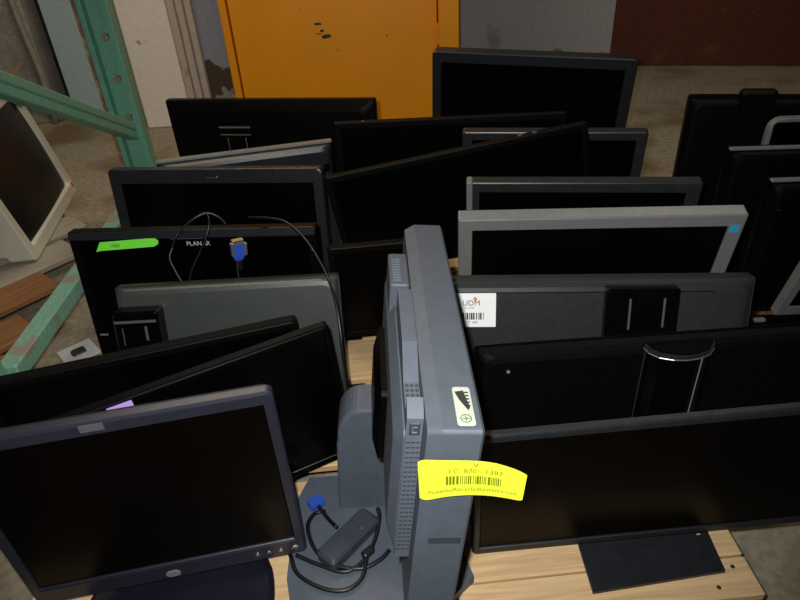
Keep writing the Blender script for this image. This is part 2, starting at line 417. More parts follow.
def decal(c, name, u0, v0, u1, v1, m, y=0., th=.0007, label=None, parent=None, r=.001, sub=False):
    xa, za = uv(c, u0, v0); xb, zb = uv(c, u1, v1)
    xa, xb = min(xa, xb), max(xa, xb); za, zb = min(za, zb), max(za, zb)
    ya, yb = (y-th, y+.0002) if c.face == 'front' else (y-.0002, y+th)
    bm = bmesh.new(); loft(bm, [(xa, xb, za, zb, r, ya), (xa, xb, za, zb, r, yb)], 'y', n=2)
    o = fin(name, bm, M[m], parent or c.root, None if parent else c.L)
    if label: o['label'] = label
    return o

def ptext(c, name, body, u, v, size, m, y, parent=None):
    x, z = uv(c, u, v)
    R = Matrix.Rotation(PI/2, 4, 'X') if c.face == 'front' else Matrix.Rotation(PI, 4, 'Z') @ Matrix.Rotation(PI/2, 4, 'X')
    mw = Matrix.Translation((x, y, z)) @ R
    return text(name, body, size, M[m], parent or c.root, mw if parent else c.L @ mw)

def barcode(bm, x0, x1, z0, z1, y0, y1, n=22, seed=3):
    rnd = random.Random(seed); x = x0; w = (x1-x0)/n
    while x < x1-w:
        ww = w*rnd.choice((.5, .8, 1.2)); slab(bm, x, x+ww, y0, y1, z0, z1, .00005, .00006); x += ww+w*rnd.choice((.4, .7, 1.1))

# --- L1 : blue-grey monitor in the near left corner
c = monitor('blue-grey framed monitor in the near left corner with buttons and oval badge', (-.570, .557, .518), (-.170, .624, .516), .354, -2.3,
            bez=(.0155, .0145, .021, .040), T=.045, T1=.015, fm='dell', cm='delldark', scm='screenbrown', stand='delldark', baser=.17, basew=.29, bcr=.09, fr=.008)
for u, w in ((.33, .0035), (.348, .0035), (.3665, .0035), (.389, .0055)):
    x, z = uv(c, u, .3365)
    bm = bmesh.new(); loft(bm, [(x-w, x+w, z-.003, z+.003, .003, .0005), (x-w, x+w, z-.003, z+.003, .003, -.001), (x-w*.7, x+w*.7, z-.002, z+.002, .002, -.0018)], 'y')
    fin('button', bm, M['bright'], c.frame)
x, z = uv(c, .201, .340)
bm = bmesh.new(); loft(bm, [(x-.011, x+.011, z-.0075, z+.0075, .0075, .0005), (x-.011, x+.011, z-.0075, z+.0075, .0075, -.001), (x-.0095, x+.0095, z-.006, z+.006, .006, -.0016)], 'y', n=6)
bd = fin('oval_badge', bm, M['silver'], c.root, c.L)
decal(c, 'clear_sticker', .168, .0025, .197, .014, 'greysticker', label='clear grey sticker on the upper bezel')
decal(c, 'bezel_highlight_lip', .012, .318, .393, .3205, 'dell', th=.0016)

# --- L2, L3 : two black monitors slanting behind it
c = monitor('black monitor slanting close behind the blue-grey one, lilac paper on its top edge', (-.514, .672, .433), (-.116, .835, .461), .30, 0, rest=True,
            bez=(.012, .010, .011, .016), T=.038, T1=.016, fm='black', cm='black', scm='screen')
o = decal(c, 'paper_slip', .085, .006, .121, .028, 'purple', label='lilac paper slip on the screen', y=.0)
c = monitor('black monitor at the left edge, second behind the blue-grey one', (-.681, .798, .409), (-.18, .915, .417), .27, 0, rest=True,
            bez=(.014, .014, .014, .018), T=.045, T1=.02, fm='blackmatte', cm='black', scm='screen', fr=.008)

# --- L4 : grey-green back, hinge block at its left
c = monitor('grey-green backed monitor turned away in front of the wide black monitor', (-.538, 1.050, .426), (-.112, 1.042, .426), .29, 17, 'back', rest=True,
            T=.036, T1=.02, fm='midgrey', cm='olive', inset=.008)
def hinge_block(c, u0, u1, v0, v1, depth, mname, slots, lipv=None):
    xa, za = uv(c, u0, v0); xb, zb = uv(c, u1, v1); xa, xb = min(xa, xb), max(xa, xb)
    T = c.T; bm = bmesh.new()
    loft(bm, [(xa, xb, zb, za, .004, T-.012), (xa, xb, zb, za, .004, T+depth-.004), (xa+.004, xb-.004, zb+.004, za-.004, .004, T+depth)], 'y')
    h = fin('hinge_block', bm, M[mname], c.root, c.L)
    for s0, s1, v0s, v1s in slots:
        decal(c, 'metal_strip', s0, v0s, s1, v1s, 'bright', y=T+depth, th=.0012, parent=h)
    if lipv:
        decal(c, 'top_lip', u0+.003, lipv, u1-.003, lipv+.005, 'bright', y=T+depth, th=.0015, parent=h)
    return h
hinge_block(c, .008, .092, .036, .14, .036, 'gloss', [(.066, .0705, .064, .092), (.024, .0255, .066, .10)], .052)

# --- L5 : wide black monitor with the green tag and lettering on its top edge
c = monitor('wide black monitor with a green tag and lettering on its top bezel', (-.682, 1.217, .463), (-.16, 1.172, .463), .31, 8,
            bez=(.020, .020, .022, .024), T=.052, T1=.024, fm='black', cm='charcoal', scm='screengloss', stand=True, basew=.2)
decal(c, 'top_strip', .004, .001, c.W-.004, .0175, 'charcoal', th=.0012)
u0 = .052
bm = bmesh.new()
pts = [(.055, .0435), (.0675, .0225), (.168, .0165), (.187, .0165), (.193, .022), (.192, .0285), (.182, .0345), (.10, .0395), (.066, .0415)]
prism(bm, [uv(c, *p) for p in pts], -.0022, -.0012); gt = fin('green_tag', bm, M['green'], c.root, c.L); gt['label'] = 'bright green handwritten tag'
ptext(c, 'handwriting', '1680', .098, .031, .011, 'greenink', -.0023, gt)
ptext(c, 'lettering', 'PLANAR', .276, .0305, .0135, 'whiteink', -.0016)
decal(c, 'highlight_line', .219, .0185, .288, .0195, 'bright', th=.0016)  # bright strip standing in for a highlight on the bezel
decal(c, 'corner_latch', .012, .240, .030, .244, 'silver', th=.002)

# --- L6, L7, L8
c = monitor('charcoal framed monitor behind the green-tagged one, small pale marking above its screen', (-.695, 1.516, .476), (-.164, 1.441, .476), .32, 8,
            bez=(.028, .024, .036, .045), T=.05, T1=.025, fm='charcoal', cm='charcoal', scm='screen', stand=True, basew=.2, baser=.06, fr=.012)
mk = decal(c, 'small_marking', .250, .0205, .272, .0225, 'greysticker', th=.0004)
decal(c, 'bright_dot', .276, .0175, .280, .0215, 'silver', th=.0006, parent=mk)
c = monitor('grey backed monitor with a silver edge, turned away behind the charcoal framed one', (-.604, 1.605, .452), (-.155, 1.681, .452), .29, 0, 'back', rest=True,
            T=.04, T1=.014, fm='black', cm='charcoal', inset=.012)
bm = bmesh.new(); slab(bm, -c.W/2, c.W/2, .0, c.T1+.006, c.H-.003, c.H+.0025, .001); fin('top_strip', bm, M['silver'], c.root, c.L)['label'] = 'silver strip along the top edge'
hinge_block(c, .426, .440, .052, .075, .004, 'black', [])
c = monitor('black backed monitor turned away by the orange door, silver hinge at its middle', (-.692, 2.056, .48), (-.035, 1.927, .48), .36, 0, 'back', zs=0,
            T=.04, T1=.022, fm='black', cm='blackmatte', inset=.03, stand=True, basew=.24)
h = hinge_block(c, .172, .279, .070, .22, .014, 'black', [(.196, .1985, .108, .16), (.255, .258, .108, .16)], .073)
decal(c, 'top_lip', .175, .097, .276, .1005, 'bright', y=c.T+.014, th=.0015, parent=h)

# --- M1, M2, M3 : the middle
c = monitor('gloss black widescreen propped askew in the middle, right corner raised', (-.168, 1.490, .428), (.473, 1.497, .524), .31, 0, rest=True,
            bez=(.016, .016, .016, .02), T=.034, T1=.016, fm='blackmatte', cm='blackmatte', scm='screen')
for u in (.487, .522):
    x, z = uv(c, u, 0)
    bm = bmesh.new(); loft(bm, [(x-.006, x+.006, .004, .010, .002, z-.001), (x-.006, x+.006, .004, .010, .002, z+.0015)], 'z', n=2); fin('top_glint', bm, M['bright'], c.back, None)  # bright bits that imitate glints on the top edge
c = monitor('low black monitor behind the askew widescreen, tiny glint on its top edge', (-.153, 1.765, .47), (.488, 1.73, .47), .33, 0, rest=True,
            bez=(.018, .018, .018, .022), T=.034, T1=.016, fm='blackmatte', cm='black', scm='screen')
x, z = uv(c, .082, 0); bm = bmesh.new(); loft(bm, [(x-.003, x+.003, .003, .008, .001, z-.001), (x-.003, x+.003, .003, .008, .001, z+.001)], 'z', n=2); fin('top_glint', bm, M['bright'], c.root, c.L)  # bright bit in place of a glint on the edge
c = monitor('small black monitor partly hidden left of the slate grey monitor', (-.150, 1.224, .38), (.098, 1.238, .38), .245, 0, rest=True,
            bez=(.014, .014, .016, .02), T=.034, T1=.016, fm='blackmatte', cm='black', scm='screen')

# --- R1..R7 : right-hand row, near to far
c = monitor('wide black monitor nearest on the right, on a flat plate stand', (.087, .615, .417), (.642, .635, .417), .260, 0,
            bez=(.012, .012, .013, .014), T=.028, T1=.012, fm='charcoal', cm='blackmatte', scm='screenbrown')
# slightly skewed square plate and neck
bm = bmesh.new()
Li = c.Mr.inverted()
q = [Li @ V((*p, PT)) for p in ((.263, .553), (.473, .574), (.478, .712), (.262, .712))]
prism(bm, [(p.x, p.y) for p in q], 0, .006, 'z'); fin('base_plate', bm, M['charcoal'], c.root)
bm = bmesh.new(); loft(bm, [(-.03, .03, .040, .056, .004, .0062), (-.03, .03, .034, .05, .004, .10), (-.03, .03, .0335, .046, .004, .16)], 'z'); fin('stand_neck', bm, M['black'], c.root)
decal(c, 'bezel_marking', .36, .262, .366, .2645, 'whiteink')

c = monitor('black monitor turned away on a tall column stand, second from the front right', (.110, .789, .437), (.667, .792, .437), .287, 0, 'back', rest=False,
            T=.030, T1=.004, fm='blackmatte', cm='blackmatte', inset=.012)
x, _ = uv(c, .309, 0)
bm = bmesh.new()
pts = [(-.050, 0), (-.047, .012), (-.036, .024), (-.018, .031), (0, .033), (.018, .031), (.036, .024), (.047, .012), (.050, 0)]
prism(bm, [(x+a, c.T+b) for a, b in pts], .012, c.H+PT-.16-.02+.02, 'z')
col = fin('stand_column', bm, M['gloss'], c.root, c.L @ Matrix.Translation((0, 0, .035)))
bm = bmesh.new(); prism(bm, [(x+a*1.04, c.T+b*1.04) for a, b in pts], c.H-.004, c.H+.002, 'z')
fin('column_cap', bm, M['charcoal'], c.root, c.L)
bm = bmesh.new(); tube(bm, [(x+a*1.05, c.T+b*1.05, c.H-.0065) for a, b in pts], .0012, 6); fin('chrome_rim', bm, M['bright'], c.root, c.L)['label'] = 'chrome rim under the column cap'
for sx in (.0495, -.026):
    bm = bmesh.new(); yy0 = c.T+(.001 if sx > .04 else .0275)
    slab(bm, x+sx-.001, x+sx+.001, yy0-.002, yy0+.0015, .03, c.H-.010, .0004); fin('chrome_line', bm, M['midgrey' if sx > .04 else 'silver'], c.root, c.L)
bm = bmesh.new(); xr, zr = -.14, 0
loft(bm, [(x-.12, x+.12, -.045, .07, .03, 0), (x-.12, x+.12, -.045, .07, .03, .008), (x-.11, x+.11, -.037, .062, .03, .014)], 'z'); fin('stand_base', bm, M['black'], c.root)
bm = bmesh.new(); loft(bm, [(x-.04, x+.04, c.T-.004, c.T+.014, .004, .0142), (x-.04, x+.04, c.T-.004, c.T+.014, .004, .05)], 'z'); fin('column_foot', bm, M['black'], c.root)
bm = bmesh.new(); tube(bm, [(c.W/2-.05, c.T-.006, c.H-.035), (c.W/2-.05, c.T+.001, c.H-.035)], .003, 10); tube(bm, [(c.W/2-.028, c.T-.01, c.H-.03), (c.W/2-.028, c.T-.004, c.H-.03)], .003, 8)
fin('cover_screw', bm, M['silver'], c.root, c.L)

c = monitor('dark textured monitor turned away, white barcode label at its left', (.070, .963, .452), (.603, .908, .452), .31, 14, 'back', rest=True,
            T=.038, T1=.024, fm='texgrey', cm='texgrey', inset=.016)
hb = hinge_block(c, .284, .404, .010, .14, .022, 'gloss', [(.321, .3245, .026, .082), (.377, .3805, .025, .078)])
decal(c, 'seam_line', .022, .0205, .465, .0220, 'black', y=c.T, th=.0006)
st = decal(c, 'barcode_label', .020, .0215, .100, .085, 'white', y=c.T+.0003, label='white paper barcode label with an orange dot')
yt = c.T+.0012
ptext(c, 'printed_name', 'UDM', .057, .040, .014, 'greysticker', yt, st)
ptext(c, 'printed_line', 'No. LCD', .053, .0485, .005, 'greysticker', yt, st)
xx, zz = uv(c, .064, .032); bm = bmesh.new(); tube(bm, [(xx, yt-.0006, zz), (xx, yt, zz)], .0036, 14); fin('orange_dot', bm, M['orangedot'], st)
xa, za = uv(c, .079, .058); xb, zb = uv(c, .042, .071)
bm = bmesh.new(); barcode(bm, min(xa, xb), max(xa, xb), zb, za, yt-.0005, yt, 16); fin('barcode', bm, M['ink'], st)
ptext(c, 'printed_number', '7 147', .060, .0765, .0075, 'ink', yt, st)

c = monitor('silver framed monitor with a small blue sticker at its upper right corner', (.126, 1.157, .464), (.683, 1.102, .464), .327, -12,
            bez=(.0285, .030, .029, .035), T=.055, T1=.03, fm='silver', cm='charcoal', scm='screen', rest=False, fr=.004)
decal(c, 'blue_sticker', .532, .026, .551, .044, 'bluetag', label='small blue energy sticker')
L_ = c.L
bm = bmesh.new(); loft(bm, [(-.035, .035, .062, .08, .005, .0102), (-.035, .035, .045, .06, .005, .08), (-.035, .035, .02, .034, .005, .16)], 'z')
fin('stand_neck', bm, M['black'], c.root)
bm = bmesh.new(); loft(bm, [(-.10, .10, .01, .105, .03, 0), (-.10, .10, .01, .105, .03, .006), (-.095, .095, .015, .10, .03, .0104)], 'z'); fin('stand_base', bm, M['black'], c.root)

c = monitor('charcoal framed monitor with a silver left edge, behind the silver framed one', (.165, 1.335, .463), (.661, 1.256, .463), .318, -8,
            bez=(.028, .03, .026, .03), T=.045, T1=.024, fm='midgrey', cm='black', scm='screen', rest=False)
bm = bmesh.new(); slab(bm, -c.W/2-.001, -c.W/2+.013, -.003, c.T1, .01, c.H+.0015, .002); fin('silver_edge', bm, M['silver'], c.root, c.L)['label'] = 'silver left edge strip'
def back_foot(c, m='black'):
    """short splayed foot that carries a forward-leaning panel"""
    p = c.L @ V((0, c.T*.6, .02))
    bm = bmesh.new(); slab(bm, -.09, .09, p.y-.035, p.y+.035, 0, .010, .003, .02); fin('stand_base', bm, M[m], c.root)
    bm = bmesh.new(); slab(bm, -.03, .03, p.y-.012, p.y+.008, .0102, p.z+.03, .003); fin('stand_neck', bm, M[m], c.root)
back_foot(c)
c = monitor('grey framed monitor behind the raised corner of the askew widescreen', (.191, 1.649, .464), (.652, 1.562, .464), .32, -8,
            bez=(.026, .026, .024, .03), T=.042, T1=.024, fm='midgrey', cm='black', scm='screen')
back_foot(c)
c = monitor('largest rear monitor with a thick dark case, standing by the pale wall', (.156, 2.182, .543), (.775, 2.021, .518), .42, -4, zs=0,
            bez=(.030, .034, .034, .04), T=.10, T1=.05, fm='charcoal', cm='black', scm='screen', stand=True, basew=.3, inset=.05, fr=.012)

# --- the dark group at the far right
c = monitor('big black monitor turned away at the back of the far right group', (.804, 1.702, .5), (1.418, 1.57, .5), .37, 0, 'back', rest=True,
            T=.05, T1=.03, fm='black', cm='blackmatte', inset=.012)
x, z = uv(c, .165, 0); bm = bmesh.new(); loft(bm, [(x-.045, x+.045, z-.05, z+.022, .01, c.T-.022), (x-.045, x+.045, z-.05, z+.022, .01, c.T-.006), (x-.04, x+.04, z-.05, z+.015, .01, c.T+.006)], 'y')
fin('stand_head', bm, M['blackmatte'], c.root, c.L)
c = monitor('black monitor with a rounded silver rim, third from the front of the far right group', (.925, 1.51, .497), (1.37, 1.475, .497), .36, 0, rest=True,
            bez=(.010, .01, .010, .02), T=.045, T1=.02, fm='silver', cm='black', scm='screengloss', fr=.03)
def dark_deck_sheet(c, xl):
    bm = bmesh.new(); slab(bm, -c.W/2-.03, c.W/2, c.T-.03, c.T+xl, 0, .009, .003, .02); o = fin('stand_base', bm, M['blackmatte'], c.root)  # black sheet added to keep the pallet deck dark here
def silver_top(c, w):
    bm = bmesh.new(); slab(bm, -c.W/2, c.W/2, c.T1-.002, c.T1+w, c.H-.003, c.H+.0025, .001)
    fin('top_strip', bm, M['silver'], c.root, c.L)['label'] = 'silver strip along the top edge'
c = monitor('black backed monitor with a silver top edge in the far right group', (.80, 1.445, .458), (1.26, 1.40, .458), .32, 0, 'back', rest=True,
            T=.045, T1=.018, fm='black', cm='blackmatte', inset=.012)
silver_top(c, .012); dark_deck_sheet(c, .09)
c = monitor('black backed monitor with a short silver top edge near the right border', (.826, 1.296, .442), (1.286, 1.262, .442), .32, 0, 'back', rest=True,
            T=.045, T1=.018, fm='black', cm='blackmatte', inset=.012)
silver_top(c, .012); dark_deck_sheet(c, .036)
decal(c, 'cover_marking', .02, .06, .028, .064, 'charcoal', y=c.T)
c = monitor('silver framed monitor with a dark blue screen at the right border', (.845, 1.088, .46), (1.29, 1.07, .46), .315, -16,
            bez=(.022, .022, .022, .03), T=.035, T1=.02, fm='silver', cm='black', scm='screengloss', fr=.004)
p = c.L @ V((0, c.T*.6, .02))
bm = bmesh.new(); slab(bm, -.30, .30, -.10, p.y+.018, 0, .010, .003, .02); fin('stand_base', bm, M['blackmatte'], c.root)  # foot widened into a black sheet so the deck around it stays dark
bm = bmesh.new(); slab(bm, -.03, .03, p.y-.012, p.y+.008, .0102, p.z+.03, .003); fin('stand_neck', bm, M['black'], c.root)
bm = bmesh.new(); slab(bm, -.262, -.235, .0, .012, .0102, .017, .001); fin('latch', bm, M['silver'], c.root)

# ------------------------------------------------------------------ slate grey monitor seen edge-on
ibm = thing('flat_monitor', 'slate grey monitor seen edge-on in the middle, yellow barcode tag on its side', 'monitor', (-.05, .67, PT), 0)
# panel coordinates: x towards the screen side, y along the width, z up from its lower edge ; leans forward
PW, PH = .445, .365
th = math.radians(6.5)
Zp = V((math.sin(th), 0, math.cos(th))); Xp = V((math.cos(th), 0, -math.sin(th)))
Yd = V((-.012, 1, 0)).normalized(); Yp = (Yd-Zp*Yd.dot(Zp)).normalized(); Xp = Yp.cross(Zp)
topnear = V((.0775, .460, .590))            # upper near corner on the screen side
Pm = Matrix((Xp, Yp, Zp)).transposed().to_4x4(); Pm.translation = topnear-Zp*PH
Lm = Matrix.Translation(ibm.location).inverted() @ Pm
bm = bmesh.new()
loft(bm, [(.028, PW-.028, .028, PH-.028, .003, -.006), (.020, PW-.020, .020, PH-.020, .004, -.001), (.003, PW-.003, .003, PH-.003, .005, 0), (0, PW, 0, PH, .005, -.003), (0, PW, 0, PH, .005, -.043), (.006, PW-.006, .006, PH-.006, .006, -.058)], 'x')
bz = fin('bezel', bm, M['ibm'], ibm, Lm)
box('screen', -.0062, -.0045, .030, PW-.030, .030, PH-.030, M['screen'], ibm, Lm, b=.0003)
# rear housing: a stepped, chamfered shell
bm = bmesh.new()
loft(bm, [(.036, PW-.030, .115, PH-.040, .006, -.0585), (.038, PW-.034, .118, PH-.042, .008, -.078), (.055, PW-.075, .14, PH-.060, .012, -.088)], 'x')
hs = fin('rear_housing', bm, M['ibm'], ibm, Lm)
# stepped block on its upper side: near wall, sloping facets, grille ledge
prof = [(.034, .110), (.034, PH-.016), (.054, PH-.004), (.056, PH-.024), (.100, PH-.024), (.150, PH-.003), (.262, PH-.003), (.272, PH-.06), (.272, .110)]
bm = bmesh.new(); prism(bm, prof, -.0765, -.0587, 'x'); fin('stepped_block', bm, M['ibmlight'], ibm, Lm)
# grilles: rows of thin ribs, one mesh per grille
def ribs(name, n, f, mname='ibmlight'):
    bm = bmesh.new()
    for k in range(n): f(bm, k)
    fin(name, bm, M[mname], ibm, Lm)
ribs('side_grille', 25, lambda b, k: [slab(b, x, x+.0043, .0335, .0345, .125+k*.0078, .125+k*.0078+.0030, .0002) for x in (-.0640, -.0695, -.0750)], 'ibmdark')
ribs('top_grille', 5, lambda b, k: [slab(b, x, x+.0040, .060+k*.008, .060+k*.008+.0036, PH-.0242, PH-.0225, .0003) for x in (-.0640, -.0695, -.0750)], 'ibmdark')
ribs('far_grille', 9, lambda b, k: [slab(b, x, x+.013, .29+k*.0068, .29+k*.0068+.003, PH-.03, PH-.0065, .0006) for x in (-.082,)])
box('far_vent_block', -.086, -.0588, .28, .365, PH-.09, PH-.008, M['ibm'], ibm, Lm)
o = box('port_icon_plate', -.0735, -.0615, .0325, .036, PH-.040, PH-.022, M['ibmdark'], ibm, Lm, b=.0008)
bm = bmesh.new(); slab(bm, -.0705, -.0645, .0318, .0328, PH-.036, PH-.034, .0002); slab(bm, -.0705, -.0690, .0318, .0328, PH-.034, PH-.0265, .0002); slab(bm, -.0685, -.0645, .0318, .0328, PH-.0285, PH-.0265, .0002)
fin('icon', bm, M['ibmlight'], o)
# cream energy sticker on the top edge
es = box('energy_sticker', -.0275, -.0085, .008, .066, PH-.0002, PH+.0006, M['cream'], ibm, Lm, b=.0002); es['label'] = 'cream energy sticker on the top edge'
bm = bmesh.new(); prism(bm, [(-.0255, .058), (-.016, .06), (-.0115, .034), (-.014, .030), (-.0215, .045)], PH+.0006, PH+.0009, 'z'); fin('printed_leaf', bm, M['ink'], es)
bm = bmesh.new()
for k in range(5): slab(bm, -.0155, -.0105, .036+k*.005, .038+k*.005, PH+.0006, PH+.0009, .00005)
fin('printed_lines', bm, M['ink'], es)
bm = bmesh.new(); tube(bm, [(-.018+.0055*math.cos(a*PI/8), .018+.0055*math.sin(a*PI/8), PH+.0007) for a in range(17)], .0005, 5); tube(bm, [(-.022, .018, PH+.0007), (-.014, .018, PH+.0007)], .0005, 5); tube(bm, [(-.018, .0145, PH+.0007), (-.018, .0215, PH+.0007)], .0005, 5)
fin('printed_ring', bm, M['greenink'], es)
# scuffed tape mark low on the near side
sm = box('scuff_mark', -.044, -.006, -.0004, .001, .184, .196, M['ibmdark'], ibm, Lm, b=.0003)
bm = bmesh.new(); loft(bm, [(.17, .32, .13, .26, .01, -.088), (.17, .32, .13, .26, .01, -.096), (.19, .30, .15, .24, .01, -.104)], 'x'); fin('hinge_plate', bm, M['black'], ibm, Lm)
bm = bmesh.new()
arch = [(-.078, .0182), (-.066, .17)]
for k in range(0, 11):
    a = PI-k*PI/20
    arch.append((-.020+.042*math.cos(a), .188+.058*math.sin(a)))
arch += [(.014, .244), (.018, .0182)]
bmp = bm
def archloop(ins, yv): return [bmp.verts.new((x+(ins if x < -.03 else -ins if x > .01 else 0), yv, z-(ins if z > .19 else 0))) for x, z in arch]
rows = [archloop(.004, .056), archloop(.001, .0575), archloop(0, .061), archloop(0, .115), archloop(.006, .121)]
N = len(arch)
for A, B in zip(rows, rows[1:]):
    for i in range(N): bm.faces.new((A[i], A[(i+1) % N], B[(i+1) % N], B[i]))
bm.faces.new(rows[0]); bm.faces.new(rows[-1])
fin('stand_column', bm, M['ibm'], ibm)
bm = bmesh.new()
bp = [(.086, .585), (.071, .64), (.05, .80), (-.185, .80), (-.205, .745), (-.205, .60), (-.190, .535), (.03, .530), (.060, .562)]
bp = [(x+.05, y-.67) for x, y in bp]
prism(bm, bp, .0012, .0178, 'z')
fin('stand_base', bm, M['ibm'], ibm)
# yellow tag: curved card stuck on the near side, right end free
cols = [(.0072, .5565, .5015), (.0105, .5600, .4990), (.0170, .5610, .4990), (.030, .5602, .5030), (.045, .5592, .5052), (.060, .5580, .5056), (.0745, .5560, .5045), (.090, .5515, .5018), (.105, .5450, .4985), (.1165, .5385, .4962), (.1190, .5360, .4985)]
ys = [.4565, .4555, .4545, .4535, .453, .4525, .4522, .4515, .4500, .4480, .4475]
def curve_card(bm, cols, ys, off0, off1, a=0., b=1., c=0., d=1., n=16, m=3):
    """patch between fractions a..b across and c..d down, between offsets in front of the card"""
    def P(s, t, off):
        f = s*(len(cols)-1); i = min(int(f), len(cols)-2); w = f-i
        x = cols[i][0]*(1-w)+cols[i+1][0]*w; z0 = cols[i][1]*(1-w)+cols[i+1][1]*w; z1 = cols[i][2]*(1-w)+cols[i+1][2]*w
        return V((x+.003*t*s*-1, ys[i]*(1-w)+ys[i+1]*w-off, z0*(1-t)+z1*t))
    g = [[[bm.verts.new(P(a+(b-a)*i/n, c+(d-c)*j/m, off)) for j in range(m+1)] for i in range(n+1)] for off in (off0, off1)]
    for k in (0, 1):
        for i in range(n):
            for j in range(m): bm.faces.new((g[k][i][j], g[k][i+1][j], g[k][i+1][j+1], g[k][i][j+1]))
    for i in range(n):
        for j in (0, m): bm.faces.new((g[0][i][j], g[0][i+1][j], g[1][i+1][j], g[1][i][j]))
    for j in range(m):
        for i in (0, n): bm.faces.new((g[0][i][j], g[0][i][j+1], g[1][i][j+1], g[1][i][j]))
I = Matrix.Translation(ibm.location).inverted()
bm = bmesh.new(); curve_card(bm, cols, ys, 0, .0008)
yt_ = fin('yellow_tag', bm, M['yellow'], ibm, I); yt_['label'] = 'bright yellow curved barcode tag'
bm = bmesh.new(); rnd = random.Random(5); s = .34
while s < .73:
    w = rnd.choice((.006, .010, .016)); curve_card(bm, cols, ys, .0008, .0011, s, s+w, .42, .66, 1, 1); s += w+rnd.choice((.005, .007, .011))
fin('barcode', bm, M['yellowink'], yt_)
def card_text(name, body, s0, s1, t, hgt):
    """letters laid along the curved card"""
    grp = bmesh.new(); n = len(body)
    cu = bpy.data.curves.new(name, 'FONT'); cu.body = body; cu.size = 1; cu.align_y = 'CENTER'; cu.resolution_u = 2
    tt = bpy.data.objects.new(name, cu); COL.objects.link(tt)
    me = bpy.data.meshes.new_from_object(tt.evaluated_get(bpy.context.evaluated_depsgraph_get()))
    bpy.data.objects.remove(tt); bpy.data.curves.remove(cu); me.materials.clear()
    xs = [v.co.x for v in me.vertices]; xa, xb = min(xs), max(xs)
    for v in me.vertices:
        s = s0+(s1-s0)*(v.co.x-xa)/(xb-xa); f = s*(len(cols)-1); i = min(int(f), len(cols)-2); w = f-i
        x = cols[i][0]*(1-w)+cols[i+1][0]*w; z0 = cols[i][1]*(1-w)+cols[i+1][1]*w; z1 = cols[i][2]*(1-w)+cols[i+1][2]*w
        v.co = (x, ys[i]*(1-w)+ys[i+1]*w-.0012, z0*(1-t)+z1*t+v.co.y*hgt)
    link(name, me, M['yellowink'], yt_)
card_text('tag_number', 'I.C. 870 - 1387', .36, .73, .28, .0095)
card_text('tag_line', 'PowerbyRecycledsystems.com', .20, .84, .81, .0080)
card_text('tag_mark', 'V', .52, .57, .10, .008)

# ------------------------------------------------------------------ cables, adapter, card
def cable_mesh(bm, pts, r=.0028, k=10): tube(bm, spline(pts, k), r, 8)
BT = PT+.018                                # top of the slate monitor's foot
ad = thing('power_adapter', 'dark grey power adapter lying on the foot of the slate monitor', 'adapter', (-.1125, .672, BT+.0005), math.radians(52))
bm = bmesh.new(); loft(bm, [(-.053, .053, -.018, .018, .006, 0), (-.055, .055, -.020, .020, .007, .004), (-.055, .055, -.020, .020, .007, .020), (-.051, .051, -.016, .016, .006, .025)], 'z'); fin('adapter_body', bm, M['ibmdark'], ad)
bm = bmesh.new(); loft(bm, [(.018, .050, -.014, .014, .004, .0252), (.02, .048, -.012, .012, .004, .028)], 'z'); fin('raised_rib', bm, M['ibmdark'], ad)
ad.location.x = -.108; ad.location.y = .657; ad.rotation_euler.z = math.radians(48)
cw = thing('coiled_cable', 'black coiled cable with blue plug on the foot of the slate monitor', 'cable', (-.15, .63, BT))
bm = bmesh.new()
for loop in ([(-.151, .720, .153), (-.170, .712, .156), (-.177, .682, .160), (-.160, .640, .156), (-.125, .614, .153), (-.087, .607, .153), (-.058, .620, .153), (-.043, .636, .153)],
             [(-.193, .638, .153), (-.157, .619, .153), (-.113, .603, .153), (-.083, .622, .153), (-.066, .655, .156), (-.058, .690, .165), (-.060, .706, .170)],
             [(-.203, .640, .153), (-.187, .604, .153), (-.148, .578, .153), (-.112, .572, .153), (-.087, .590, .153), (-.079, .622, .157)],
             [(-.163, .728, .158), (-.150, .708, .158), (-.140, .692, .162), (-.128, .676, .166)]):
    cable_mesh(bm, [V(p)-cw.location for p in loop], .0034)
fin('cord', bm, M['cable'], cw, smooth=True)
mw = Matrix.Translation(V((-.168, .734, .159))-cw.location) @ Matrix.Rotation(.5, 4, 'Z')
bm = bmesh.new(); loft(bm, [(-.012, .014, -.008, .008, .003, -.008), (-.013, .015, -.009, .009, .003, .0), (-.012, .014, -.008, .008, .003, .008)], 'z'); fin('blue_plug', bm, M['blueplug'], cw, mw)['label'] = 'blue plug of the cable'
bm = bmesh.new(); slab(bm, -.010, .012, -.006, .006, -.006, .006); fin('plug_tip', bm, M['cable'], cw, Matrix.Translation(V((-.078, .632, .156))-cw.location) @ Matrix.Rotation(.7, 4, 'Z'))

VR = [(-.30, 1.215, .472), (-.282, 1.20, .477), (-.255, 1.185, .482), (-.218, 1.165, .481)] + [(-.180, 1.12, .469), (-.149, 1.06, .454), (-.126, .995, .443), (-.114, .955, .417), (-.109, .925, .383), (-.108, .91, .35), (-.106, .905, .302)] + [(-.105, .905, .2), (-.102, .91, .135)]
vg = thing('vga_cable', 'black cable with a blue plug draped over the green-tagged monitor', 'cable', (-.30, 1.17, .478))
def vgap(pts): return [V(p)-vg.location for p in pts]
bm = bmesh.new()
cable_mesh(bm, vgap([(-.448, 1.152, .448), (-.440, 1.155, .464), (-.427, 1.163, .479), (-.396, 1.172, .499), (-.372, 1.182, .503), (-.353, 1.182, .494), (-.338, 1.174, .481)]), .0022)
cable_mesh(bm, vgap([(-.448, 1.152, .448), (-.455, 1.14, .43), (-.447, 1.13, .405), (-.435, 1.12, .377), (-.42, 1.11, .34)]), .0022)
cable_mesh(bm, vgap([(-.385, 1.180, .503), (-.372, 1.180, .502), (-.367, 1.160, .490), (-.376, 1.146, .466), (-.395, 1.140, .435), (-.416, 1.13, .401), (-.43, 1.12, .36)]), .0022)
